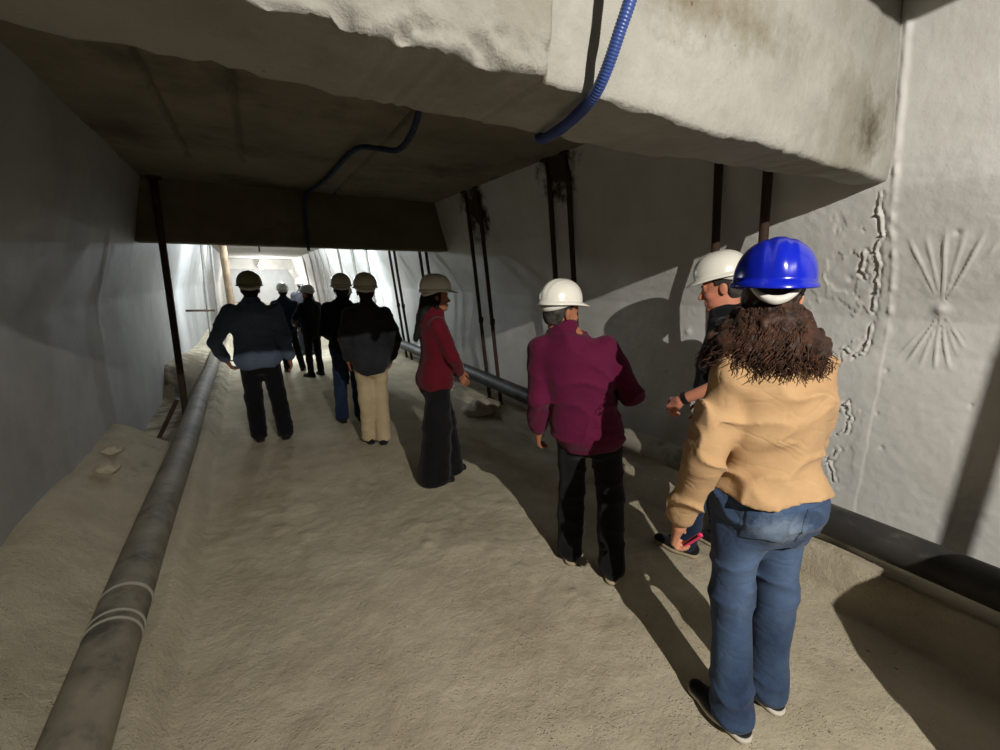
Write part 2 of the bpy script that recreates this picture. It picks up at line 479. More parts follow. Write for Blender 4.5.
# ------------------------------------------------------------------ pipes, props, conduits
def long_pipe(name, x0, x1, z0, z1, y0, y1, r, mat, label, group=None, step=.12):
    ys = np.arange(y0, y1 + step, step)
    t = (ys - y0) / (y1 - y0)
    pts = [(x0 + (x1 - x0) * a + .006 * math.sin(y * 1.7), y, z0 + (z1 - z0) * a + .006 * math.sin(y * 1.1 + 1)) for a, y in zip(t, ys)]
    o = MB().tube(pts, r, 28).build(name, mat)
    tag(o, label, 'pipe', group); return o

def ring(parent, name, x, y, z, r, w, mat):
    return MB().tube([(x, y - w / 2, z), (x, y - w / 2 + .003, z), (x, y + w / 2 - .003, z), (x, y + w / 2, z)], [r, r + .004, r + .004, r], 28).build(name, mat, parent)

pl = long_pipe('floor_pipe', -.615, -.66, .245, .235, -.4, 17, .094, M_pipe_grey, 'long dusty grey pipe lying on the bank at the foot of the left wall')
for (y, w) in ((2.02, .010), (2.07, .008), (2.25, .010)):
    ring(pl, 'scuff_ring', -.621, y, .248, .094, w, M_ring)
pr = long_pipe('wall_pipe', 2.545, 2.555, .40, .33, -.9, 24, .085, M_pipe_dark, 'long black pipe running along the foot of the right white wall')
ring(pr, 'pipe_collar', 2.545, 2.45, .395, .087, .05, M_ring)['label'] = 'chalky white collar on the black pipe'

def post_right(y, mat, label, group, dy=0.0, r=.024):
    t = empty('steel_prop', (2.69, y, 0))
    tag(t, label, 'steel prop', group)
    zb = float(floor_z(np.array([2.69]), np.array([y]))[0]) - .01
    pts = [(-.315 * (z / 2.66) ** 1.0, dy * z / 2.66, z) for z in np.linspace(zb, 2.655, 12)]
    MB().tube(pts, r, 14).build('tube', mat, t)
    MB().box((-.045, -.045, zb), (.045, .045, zb + .012)).build('base_plate', mat, t, False)
    MB().box((-.365, dy - .05, 2.640), (-.265, dy + .05, 2.655)).build('head_plate', mat, t, False)
    MB().tube([(-.13, dy * .42, 1.10), (-.13, dy * .42, 1.17)], r + .008, 14).build('sleeve', mat, t)
    return t

pr_labels = {1.37: 'rusty prop just above the blue hard hat, nearest the front beam',
             1.65: 'rusty prop rising behind the black-shirted man in white hat',
             2.98: 'rusty prop above the maroon-shirted man, nearer one of the pair',
             3.24: 'rusty prop above the maroon-shirted man, farther one of the pair',
             4.56: 'rusty prop beside the red-blazer woman, nearer one of the pair in front of her',
             4.86: 'rusty prop beside the red-blazer woman, farther one of the pair in front of her',
             6.44: 'dark prop directly over the red-blazer woman, just past the dark cross beam, nearer of two',
             6.72: 'dark prop directly over the red-blazer woman, just past the dark cross beam, farther of two',
             8.05: 'dark prop beyond the beige-trousered man, nearer one of a close pair',
             8.36: 'dark prop beyond the beige-trousered man, farther one of a close pair'}
for y, lb in pr_labels.items():
    post_right(y, M_rust, lb, 'dark props along the right wall')
for y, nth in zip((10.2, 11.6, 13.4, 15.5, 16.8, 17.9, 19.5, 21.8), ('first', 'second', 'third', 'fourth', 'fifth', 'sixth', 'seventh', 'eighth')):
    post_right(y, M_galv, nth + ' pale prop past the last dark pair on the right wall', 'distant pale props on the right wall', r=.034)

# left props
t = empty('steel_prop', (-.77, 5.9, 0)); tag(t, 'dark rusty prop standing by the left pipe in front of the cross beam', 'steel prop')
MB().tube([(.085 * z / 2.66, -.14 * (z / 2.66), z) for z in np.linspace(-.02, 2.65, 10)], .034, 16).build('tube', M_rust, t)
MB().box((-.07, -.07, -.03), (.07, .07, 0.0)).build('base_plate', M_rust, t, False)
MB().box((.03, -.20, 2.638), (.15, -.08, 2.655)).build('head_plate', M_rust, t, False)
t = empty('brace_plank', (-.98, 5.5, 0)); tag(t, 'short dark plank leaning at the foot of the rusty prop by the left pipe', 'plank')
M = Matrix.Rotation(R(28), 4, 'Y')
MB().box((-.02, -.05, .0), (.02, .05, .46), M).build('board', M_rust, t, False)
for k, (x, y, dx, dy, r, lb) in enumerate((
        (-.84, 11.8, .10, 0, .030, 'thin pale prop standing against the far left wall'),
        (-.46, 16.0, .00, 1.0, .10, 'thick timber prop leaning by the far left wall above the blue-shirted man'),
        (-.80, 14.5, .08, 0, .032, 'pale prop deep in the tunnel on the left, behind the leaning timber'))):
    t = empty('timber_prop' if r > .05 else 'steel_prop', (x, y, 0)); tag(t, lb, 'prop')
    zb = float(floor_z(np.array([x]), np.array([y]))[0]) - .02
    mt = M_timber if r > .05 else M_galv
    MB().tube([(dx * z / 2.66, -dy * z / 2.66, z) for z in np.linspace(zb, 2.65, 8)], r, 12).build('shaft', mt, t)
    MB().box((-r * 1.5, -r * 1.5, zb), (r * 1.5, r * 1.5, zb + .02)).build('foot', mt, t, False)
o = MB().tube([(-1.10, 10.6, 1.02), (-.62, 10.75, 1.0)], .022, 10).build('scaffold_bar', M_rust)
tag(o, 'dark horizontal bar sticking out of the far left wall beside the blue-shirted man', 'bar')

def spline(pts, n=16):
    p = [np.array(q, float) for q in pts]; p = [2 * p[0] - p[1]] + p + [2 * p[-1] - p[-2]]
    out = []
    for i in range(1, len(p) - 2):
        for t in np.linspace(0, 1, n, endpoint=False):
            a, b, c, d = p[i - 1:i + 3]
            out.append(.5 * (2 * b + (c - a) * t + (2 * a - 5 * b + 4 * c - d) * t * t + (3 * b - a - 3 * c + d) * t ** 3))
    out.append(p[-2]); return out

def corrugated(name, pts, r, mat, label, n=40):
    c = spline(pts, n)
    L = np.concatenate([[0], np.cumsum([np.linalg.norm(b - a) for a, b in zip(c[:-1], c[1:])])])
    s = np.arange(0, L[-1], .0021)
    cc = np.stack([np.interp(s, L, [q[k] for q in c]) for k in range(3)], -1)
    rr = r + .0011 * np.sin(s / .0062 * 2 * math.pi)
    o = MB().tube(list(cc), list(rr), 12).build(name, mat)
    tag(o, label, 'conduit'); return o
corrugated('corrugated_conduit', [(.80, .70, 2.72), (.762, .74, 2.30), (.748, .775, 2.17), (.75, .835, 2.085), (.762, .92, 2.058), (.80, 1.06, 2.06), (.83, 1.18, 2.085), (.92, 1.26, 2.25), (.93, 1.30, 2.5)],
           .0138, M_conduit, 'blue corrugated conduit hanging over the front cross beam, tucked under its soffit')
corrugated('ceiling_conduit', [(.93, 2.2, 2.645), (.95, 2.45, 2.62), (1.02, 2.85, 2.56), (1.02, 3.15, 2.53), (.93, 3.3, 2.56), (.84, 3.55, 2.61), (.83, 4.2, 2.635), (.82, 4.75, 2.63), (.77, 5.3, 2.62), (.72, 5.70, 2.60), (.70, 5.76, 2.45), (.70, 5.765, 2.1), (.70, 5.765, 1.98)],
           .019, M_cable, 'dark blue conduit sagging under the dim slab and dropping over the far cross beam', 14)

# far ceiling lamp and junction bracket
t = empty('ceiling_lamp', (.78, 26.4, 2.62)); tag(t, 'glowing white lamp hanging under the ceiling at the far end', 'lamp')
MB().tube([(0, 0, .03), (0, 0, -.16)], .02, 10).build('stem', M_galv, t)
MB().tube([(0, 0, -.16), (0, 0, -.2), (0, 0, -.3), (0, 0, -.42), (0, 0, -.48)], [.03, .06, .10, .08, .03], 16).build('bulb', emit('bulb_glow', (1, 1, 1, 1), 30), t)
t = empty('conduit_drop', (.42, 13.0, 2.66)); tag(t, 'small dark conduit bracket under the pale ceiling beyond the dark beam', 'bracket')
MB().tube([(.28, 0, -.02), (0, 0, -.02), (-.02, 0, -.03), (-.02, 0, -.34)], .022, 8).build('arm', M_rust, t)

# rubble
def rock(name, loc, r, mat, seed, squash=.6, nsub=3):
    import bmesh
    bm = bmesh.new(); bmesh.ops.create_icosphere(bm, subdivisions=nsub, radius=1)
    co = np.array([v.co[:] for v in bm.verts]); n = 1 + .55 * fbm(co * 1.6 + seed * 3.7, 4)
    co = co * n[:, None] * np.array([r, r * .8, r * squash])
    f = [[v.index for v in q.verts] for q in bm.faces]; bm.free()
    o = mesh_obj(name, co, f, mat, None, True); o.location = loc; return o
o = rock('mortar_heap', (2.40, 4.55, .05), .26, M_mortar, 3, .45, 4); tag(o, 'crumbly pale mortar heap around the prop bases beside the red-blazer woman', 'rubble')
for k, (x, y, r, lb) in enumerate(((-.98, 3.75, .07, 'lump of plaster on the sandy bank by the left wall, nearer of two'),
                                  (-1.02, 4.1, .06, 'plaster lump on the sandy bank by the left wall, farther of two'),
                                  (2.50, 1.06, .035, 'small dark stone on the ledge just under the black wall pipe'))):
    o = rock('plaster_lump' if k < 2 else 'dark_stone', (x, y, float(floor_z(np.array([x]), np.array([y]))[0]) + r * .35), r, M_floor if k < 2 else M_rust, 11 + k)
    tag(o, lb, 'rubble')
mb = MB()
for k in range(620):
    y = .35 + 4.6 * rng.random() ** 1.6; x = rng.uniform(-.3, 2.4)
    r = .003 + .006 * rng.random() ** 3
    z = float(floor_z(np.array([x]), np.array([y]))[0])
    p = [(x + r * a, y + r * b, z + r * c) for a, b, c in ((1, 0, .2), (-.2, 1, .1), (-.9, -.1, .2), (.1, -1.1, .15), (0, .1, .9), (0, 0, -.6))]
    mb.add(p, [(0, 1, 4), (1, 2, 4), (2, 3, 4), (3, 0, 4), (1, 0, 5), (2, 1, 5), (3, 2, 5), (0, 3, 5)])
tag(mb.build('floor_gravel', M_mortar, None, True), 'fine pale gravel scattered over the sandy floor', 'gravel', kind='stuff')

# ------------------------------------------------------------------ people: bodies and clothes grown from distance fields
def smin(a, b, k):
    h = np.maximum(k - np.abs(a - b), 0) / k
    return np.minimum(a, b) - h * h * k * .25

class SDF:
    def __init__(s, h): s.h = h; s.p = []; s.cuts = []; s.noise = None
    def _bb(s, lo, hi): return (np.array(lo, float) - .07, np.array(hi, float) + .07)
    def cone(s, a, b, ra, rb, k=.02, flat=None, fr=1.0, sub=False):
        a = np.array(a, float); b = np.array(b, float); r = max(ra, rb) * max(1, fr)
        ax = None if flat is None else np.array(flat, float) / np.linalg.norm(flat)
        def f(P):
            d = b - a; t = np.clip(((P - a) @ d) / (d @ d + 1e-9), 0, 1)
            q = P - a - t[..., None] * d
            if ax is not None:
                c = q @ ax; q = q + ((1 / fr - 1) * c)[..., None] * ax
            return (np.linalg.norm(q, axis=-1) - (ra + (rb - ra) * t)) * (min(1, fr))
        s.p.append((f, s._bb(np.minimum(a, b) - r, np.maximum(a, b) + r), k, sub)); return s
    def ell(s, c, r, k=.02, M=None, sub=False):
        c = np.array(c, float); r = np.array(r, float); m = r.max()
        def f(P):
            q = P - c
            if M is not None: q = q @ M
            k0 = np.linalg.norm(q / r, axis=-1); k1 = np.linalg.norm(q / (r * r), axis=-1) + 1e-6
            return k0 * (k0 - 1) / k1
        s.p.append((f, s._bb(c - m, c + m), k, sub)); return s
    def loft(s, secs, k=.03, n=2.3):
        """secs: (centre, half width, half depth) from low to high along z; width along x, depth along y"""
        c = np.array([q[0] for q in secs], float); w = np.array([q[1] for q in secs]); d = np.array([q[2] for q in secs])
        zz = c[:, 2]; zi = np.linspace(zz[0], zz[-1], 80)
        def sm(v):
            o = np.interp(zi, zz, v); kk = np.array([1, 2, 3, 4, 3, 2, 1.]); kk /= kk.sum()
            return np.convolve(np.pad(o, 3, mode='edge'), kk, 'valid')
        cx, cy, wi, di = sm(c[:, 0]), sm(c[:, 1]), sm(w), sm(d)
        def f(P):
            z = P[..., 2]
            X = (P[..., 0] - np.interp(z, zi, cx)) / np.interp(z, zi, wi); Y = (P[..., 1] - np.interp(z, zi, cy)) / np.interp(z, zi, di)
            q = (np.abs(X) ** n + np.abs(Y) ** n) ** (1 / n)
            side = (q - 1) * np.minimum(np.interp(z, zi, wi), np.interp(z, zi, di))
            cap = np.maximum(zz[0] - z, z - zz[-1])
            return np.maximum(side, cap)
        m = max(w.max(), d.max())
        s.p.append((f, s._bb((c[:, 0].min() - m, c[:, 1].min() - m, zz[0]), (c[:, 0].max() + m, c[:, 1].max() + m, zz[-1])), k, False)); return s
    def cut(s, f): s.cuts.append(f); return s
    def mesh(s):
        h = s.h
        lo = np.min([b[0] for _, b, _, sb in s.p if not sb], 0); hi = np.max([b[1] for _, b, _, sb in s.p if not sb], 0)
        dim = np.ceil((hi - lo) / h).astype(int) + 1
        F = np.full(dim, .3, np.float32)
        ax = [lo[i] + h * np.arange(dim[i]) for i in range(3)]
        for f, (a, b), k, sub in s.p:
            i0 = np.clip(np.floor((a - lo) / h).astype(int), 0, dim); i1 = np.clip(np.ceil((b - lo) / h).astype(int) + 1, 0, dim)
            if (i1 <= i0).any(): continue
            sl = tuple(slice(i0[q], i1[q]) for q in range(3))
            P = np.stack(np.meshgrid(*[ax[q][sl[q]] for q in range(3)], indexing='ij'), -1)
            D = f(P)
            F[sl] = -smin(-F[sl], D, k) if sub else smin(F[sl], D, k)
        near = np.argwhere(np.abs(F) < .06)
        if len(near):
            P = lo + near * h
            v = F[near[:, 0], near[:, 1], near[:, 2]]
            if s.noise is not None: v = v + s.noise(P)
            for c in s.cuts: v = np.maximum(v, c(P))
            F[near[:, 0], near[:, 1], near[:, 2]] = v
        if s.cuts:
            ins = np.argwhere(F < -.05)
            if len(ins):
                P = lo + ins * h; v = F[ins[:, 0], ins[:, 1], ins[:, 2]]
                for c in s.cuts: v = np.maximum(v, c(P))
                F[ins[:, 0], ins[:, 1], ins[:, 2]] = v
        F = np.pad(F, 1, constant_values=.3); lo = lo - h
        return surface_nets(F, lo, h)

def surface_nets(F, lo, h):
    S = F < 0
    n = np.array(F.shape) - 1
    cnt = np.zeros(n, np.int8)
    corners = [(i, j, k) for i in (0, 1) for j in (0, 1) for k in (0, 1)]
    sl = lambda c: tuple(slice(c[q], c[q] + n[q]) for q in range(3))
    for c in corners: cnt += S[sl(c)]
    act = (cnt > 0) & (cnt < 8)
    idx = np.full(n, -1, np.int64); cells = np.argwhere(act); idx[act] = np.arange(len(cells))
    acc = np.zeros((len(cells), 3)); m = np.zeros(len(cells))
    for a in corners:
        for q in range(3):
            if a[q] == 1: continue
            b = list(a); b[q] = 1
            fa = F[cells[:, 0] + a[0], cells[:, 1] + a[1], cells[:, 2] + a[2]].astype(float); fb = F[cells[:, 0] + b[0], cells[:, 1] + b[1], cells[:, 2] + b[2]].astype(float)
            x = (fa < 0) != (fb < 0)
            t = np.where(x, fa / np.where(x, fa - fb, 1), 0)
            p = np.tile(np.array(a, float), (len(cells), 1)); p[:, q] += t
            acc += p * x[:, None]; m += x
    V = lo + h * (cells + acc / m[:, None])
    faces = []
    for q in range(3):
        u, w = (q + 1) % 3, (q + 2) % 3
        s0 = [slice(None)] * 3; s1 = [slice(None)] * 3
        s0[q] = slice(0, -1); s1[q] = slice(1, None)
        A, B = S[tuple(s0)], S[tuple(s1)]
        E = np.argwhere(A != B)
        E = E[(E[:, u] > 0) & (E[:, w] > 0) & (E[:, u] < F.shape[u] - 1) & (E[:, w] < F.shape[w] - 1)]
        if not len(E): continue
        ina = A[E[:, 0], E[:, 1], E[:, 2]]
        o = lambda du, dw: (lambda e: idx[e[:, 0], e[:, 1], e[:, 2]])(E - np.eye(3, dtype=int)[u] * du - np.eye(3, dtype=int)[w] * dw)
        Q = np.stack([o(1, 1), o(0, 1), o(0, 0), o(1, 0)], -1)
        Q = np.where(ina[:, None], Q, Q[:, ::-1]); faces.append(Q)
    return V, np.concatenate(faces)

def relax(V, Fq, it=1, lam=.5):
    for _ in range(it):
        acc = np.zeros_like(V); m = np.zeros(len(V))
        for a, b in ((0, 1), (1, 2), (2, 3), (3, 0)):
            i, j = Fq[:, a], Fq[:, b]
            for q in range(3):
                acc[:, q] += np.bincount(i, V[j, q], len(V)) + np.bincount(j, V[i, q], len(V))
            m += np.bincount(i, minlength=len(V)) + np.bincount(j, minlength=len(V))
        V = V + lam * (acc / np.maximum(m, 1)[:, None] - V)
    return V

def grow(s, name, mat, parent, it=1):
    V, Fq = s.mesh()
    return mesh_obj(name, relax(V, Fq, it), Fq, mat, parent)

def rotz(a): return np.array([[math.cos(a), -math.sin(a), 0], [math.sin(a), math.cos(a), 0], [0, 0, 1.]])
def rotx(a): return np.array([[1., 0, 0], [0, math.cos(a), -math.sin(a)], [0, math.sin(a), math.cos(a)]])
def roty(a): return np.array([[math.cos(a), 0, math.sin(a)], [0, 1., 0], [-math.sin(a), 0, math.cos(a)]])
def unit(v): v = np.array(v, float); return v / np.linalg.norm(v)

def add_hand(s, W, D, Nn, right, curl=(.5, .7, .5), sc=1.0, thumb_in=.4):
    D = unit(D); Nn = unit(np.array(Nn, float) - D * (np.array(Nn, float) @ D)); T = np.cross(D, Nn) * (1 if right else -1)
    W = np.array(W, float)
    offs = (.029, .010, -.009, -.027)
    for o in offs: s.cone(W + sc * (.012 * D + .55 * o * T), W + sc * (.082 * D + o * T), .015 * sc, .0115 * sc, .016)
    for i, (o, L) in enumerate(zip(offs, (.070, .080, .074, .058))):
        p = W + sc * ((.086 if i < 3 else .080) * D + o * T); a = 0
        for j, fr in enumerate((.45, .31, .24)):
            a += curl[j] * (1 + .10 * i)
            d = math.cos(a) * D + math.sin(a) * Nn + (.06 - .04 * i) * T * (j == 0)
            q = p + sc * L * fr * unit(d)
            s.cone(p, q, (.0093 - .0008 * j) * sc, (.0085 - .0008 * j) * sc, .004); p = q
    p = W + sc * (.022 * D + .022 * T); q = p + sc * .040 * unit(.55 * D + .75 * T + .35 * Nn * thumb_in * 2)
    s.cone(p, q, .014 * sc, .011 * sc, .012)
    r = q + sc * .030 * unit(.8 * D + .25 * T + thumb_in * Nn * 1.3); s.cone(q, r, .0105 * sc, .0095 * sc, .004)
    t = r + sc * .024 * unit(.85 * D - .05 * T + thumb_in * Nn); s.cone(r, t, .0095 * sc, .0075 * sc, .004)

def add_head(s, c, M, neck, sc=1.0, fem=False):
    P = lambda x, y, z: np.array(c) + M @ (sc * np.array([x, y, z], float))
    E = lambda p, r, k=.02, sub=False: s.ell(P(*p), np.array(r) * sc, k, M, sub)
    C = lambda a, b, ra, rb, k=.02: s.cone(P(*a), P(*b), ra * sc, rb * sc, k)
    E((0, -.014, .028), (.074, .096, .086), .03)
    E((0, .030, -.030), (.058, .060, .086), .03)
    E((0, .036, -.082), (.046 if fem else .050, .050, .034), .03)
    E((0, .078, -.103), (.017, .016, .014), .02)
    C((0, .086, .004), (0, .112, -.036), .008, .0115, .012)
    E((-.010, .098, -.040), (.009, .010, .008), .006); E((.010, .098, -.040), (.009, .010, .008), .006)
    C((-.036, .080, .020), (.036, .080, .020), .011, .011, .014)
    for x in (-1, 1):
        E((x * .036, .062, -.034), (.022, .022, .020), .02)
        E((x * .031, .098, .003), (.015, .014, .009), .008, True)
        E((x * .031, .077, .003), (.0125, .0125, .0125), .003)
        E((x * .077, -.008, -.012), (.009, .020, .032), .006)
        E((x * .083, -.014, -.002), (.007, .014, .020), .004)
    C((-.019, .087, -.064), (.019, .087, -.064), .0075, .0075, .006)
    C((-.016, .087, -.077), (.016, .087, -.077), .0080, .0080, .006)
    s.cone(P(0, -.020, -.080), neck, .054 * sc, .062 * sc, .03)

def torso_secs(prof, base, chest, neck, inf, girth, belly=0.0, zlo=None, zhi=None):
    """prof rows (z, half width, half depth, y offset) in a 1.70 m body; the spine bends through base, chest, neck"""
    out = []
    for (z, w, d, y) in prof:
        if z <= 1.25: f = (z - .95) / .30; p = base + (chest - base) * f
        else: f = (z - 1.25) / .20; p = chest + (neck - chest) * f
        b = belly * math.exp(-((z - 1.06) / .12) ** 2)
        zz = p[2]
        if zlo is not None and zz < zlo - .10: continue
        out.append((np.array([p[0], p[1] + y + b * .7, zz]), w * girth + inf, d * girth + inf + b))
    return out

MALE = [(.77, .085, .060, -.012), (.86, .155, .118, -.012), (.93, .168, .118, -.010), (1.02, .156, .108, .0), (1.12, .162, .110, .006), (1.22, .178, .116, .004), (1.30, .176, .114, -.004), (1.36, .140, .100, -.010), (1.41, .096, .080, -.012), (1.46, .064, .064, -.006)]
FEMALE = [(.77, .085, .060, -.014), (.86, .150, .112, -.010), (.93, .172, .118, -.014), (1.03, .136, .098, .0), (1.12, .142, .104, .012), (1.22, .158, .118, .020), (1.30, .154, .104, .0), (1.36, .124, .090, -.010), (1.41, .086, .072, -.012), (1.46, .056, .058, -.006)]

def fold_noise(amp, seed, sc=9.0):
    amp = amp * 1.15
    def f(P):
        q = P * np.array([1, 1, .8]) * sc + seed
        w = np.stack([vnoise(q * .6), vnoise(q * .6 + 31), vnoise(q * .6 + 57)], -1)
        n = vnoise(q + 1.1 * w); r = 1 - np.abs(vnoise(q * np.array([.8, .8, 1.7]) + 13 + .8 * w))
        return amp * (n * .8 - 1.2 * r ** 4 + .35)
    return f

M_skin = cloth('skin', lin(178, 122, 92), lin(196, 140, 110), 90, .12, .5, 9)
M_skin_dk = cloth('tan_skin', lin(150, 98, 70), lin(172, 116, 86), 90, .12, .5, 9)
M_skin_red = cloth('ruddy_skin', lin(184, 116, 92), lin(200, 136, 110), 90, .12, .5, 9)
M_eyew = plain('eye_white', lin(225, 220, 212), .2)
M_iris = plain('iris', lin(40, 26, 18), .15)
M_hair_black = cloth('black_hair', lin(14, 12, 11), lin(26, 22, 20), 150, .6, .6)
M_hair_grey = cloth('greying_hair', lin(34, 31, 29), lin(74, 70, 66), 220, .6, .7, 30)
def hatmat(name, c, rough=.28): return plain(name, c, rough, .5, 0, .03, 0, .25)
M_hat_white = hatmat('white_hat_plastic', lin(232, 228, 216))
M_hat_blue = hatmat('blue_hat_plastic', lin(16, 34, 176), .22)
M_hat_olive = hatmat('olive_hat_plastic', lin(126, 122, 84), .45)
M_hat_cream = hatmat('cream_hat_plastic', lin(206, 200, 172), .4)
M_hat_grey = hatmat('grey_hat_plastic', lin(150, 148, 136), .45)
M_strap = plain('white_strap', lin(214, 210, 202), .6, .3)
M_shoe = cloth('black_shoe', lin(18, 18, 19), lin(30, 30, 31), 120, .3, .7)
M_sole_white = plain('off_white_sole', lin(206, 200, 186), .8)
M_sole_dark = plain('dark_sole', lin(26, 25, 24), .8)
M_sole_tan = plain('tan_sole', lin(176, 160, 132), .8)

def hard_hat(c, M, mat, parent, sc=1.0, strap=None, peak=.050, tall=1.0):
    """dome with three ribs, a rim all round, a front peak; the strap is a sub-part"""
    a, b, hgt = .112 * sc, .136 * sc, .120 * sc * tall
    nth, nph = 72, 22
    def surf(inner):
        rows = []
        for i in range(nph + 1):
            ph = i / nph * math.pi / 2
            row = []
            for j in range(nth):
                th = 2 * math.pi * j / nth
                r = math.cos(ph) ** .85
                x, y, z = a * r * math.cos(th), b * r * math.sin(th), hgt * math.sin(ph) ** .92
                if not inner:
                    g = 1.0
                    for x0, w, am in ((0, .022, .0045), (-.042, .009, .0022), (.042, .009, .0022)):
                        g += am / .12 * math.exp(-((x - x0 * sc) / (w * sc)) ** 4) * min(1, z / (.05 * sc))
                    x, y, z = x * (1 + (g - 1) * .3), y * g, z * g
                else: x, y, z = x * .955, y * .963, z * .965
                row.append((x, y, z))
            rows.append(row)
        return rows
    rim = []
    for (t, dz) in ((0, 0), (.5, -.006), (1, -.012), (1, -.017), (.5, -.011), (0, -.006)):
        row = []
        for j in range(nth):
            th = 2 * math.pi * j / nth
            fr = max(0, math.sin(th)) ** 2.2
            ext = (.0075 + .002 * max(0, -math.sin(th)) + peak * fr) * sc * t
            row.append(((a + ext) * math.cos(th), (b + ext) * math.sin(th), (dz - (.014 * fr + .006 * max(0, -math.sin(th)) ** 2) * t) * sc))
        rim.append(row)
    rows = surf(False)[::-1] + rim + [[(x, y, z) for x, y, z in r] for r in surf(True)]
    v = [tuple(np.array(c) + M @ np.array(p)) for r in rows for p in r]
    f = []
    for i in range(len(rows) - 1):
        for j in range(nth): f.append((i * nth + j, (i + 1) * nth + j, (i + 1) * nth + (j + 1) % nth, i * nth + (j + 1) % nth))
    o = mesh_obj('hard_hat', v, f, mat, parent)
    st = MB()
    pts = []
    drop = (strap or {}).get('drop', .035); wd = (strap or {}).get('w', .016)
    for k in range(-14, 15):
        th = -math.pi / 2 + k / 14 * R((strap or {}).get('span', 100))
        u = max(0, math.cos(k / 14 * R(100)))
        pts.append((.092 * sc * math.cos(th), .112 * sc * math.sin(th) - .004, (-.008 - drop * u ** .8) * sc))
    for off, sg in ((0, 1),):
        vv = []; ff = []
        for p in pts:
            q = unit(np.array([p[0], p[1], 0])) * .004
            for (dx, dz) in ((0, wd), (1, wd), (1, -wd), (0, -wd)):
                vv.append(tuple(np.array(c) + M @ (np.array(p) + q * dx + np.array([0, 0, dz * sc * (.65 + .35 * max(0, 1 - abs(pts.index(p) - 14) / 14))]))))
        for i in range(len(pts) - 1):
            for e in range(4): ff.append((i * 4 + e, i * 4 + (e + 1) % 4, i * 4 + 4 + (e + 1) % 4, i * 4 + 4 + e))
        st.add(vv, ff)
    so = st.build('nape_strap', M_strap, o); so['label'] = 'white nape strap'
    return o

def shoe(parent, A, yaw, mat, sole_mat, h, sc=1.0, tip=0.0):
    """A = ankle point over the ground (x, y, ground z); yaw turns the toes to the left"""
    f = rotz(yaw) @ np.array([0, 1., 0]); A = np.array(A, float); z0 = A[2]
    rt = rotz(yaw) @ np.array([1., 0, 0])
    P = lambda y, z, x=0: np.array([A[0], A[1], z0]) + f * y * sc + rt * x * sc + np.array([0, 0, z * sc])
    s = SDF(h)
    s.cone(P(-.050, .044), P(.06, .046), .037 * sc, .044 * sc, .03)
    s.cone(P(.05, .040), P(.155, .034), .045 * sc, .034 * sc, .03, (0, 0, 1), .75)
    s.cone(P(-.015, .06), P(-.020, .10), .043 * sc, .041 * sc, .03)
    s.cut(lambda Q: z0 + .016 * sc - Q[..., 2]).cut(lambda Q: Q[..., 2] - z0 - .115 * sc)
    o = grow(s, 'shoe', mat, parent)
    s = SDF(min(h, .006))
    s.cone(P(-.050, .02), P(.06, .02), .041 * sc, .047 * sc, .03)
    s.cone(P(.05, .02), P(.155, .02), .047 * sc, .037 * sc, .03)
    s.cut(lambda Q: z0 + .001 - Q[..., 2]).cut(lambda Q: Q[..., 2] - z0 - .024 * sc)
    grow(s, 'sole', sole_mat, o)
    return o

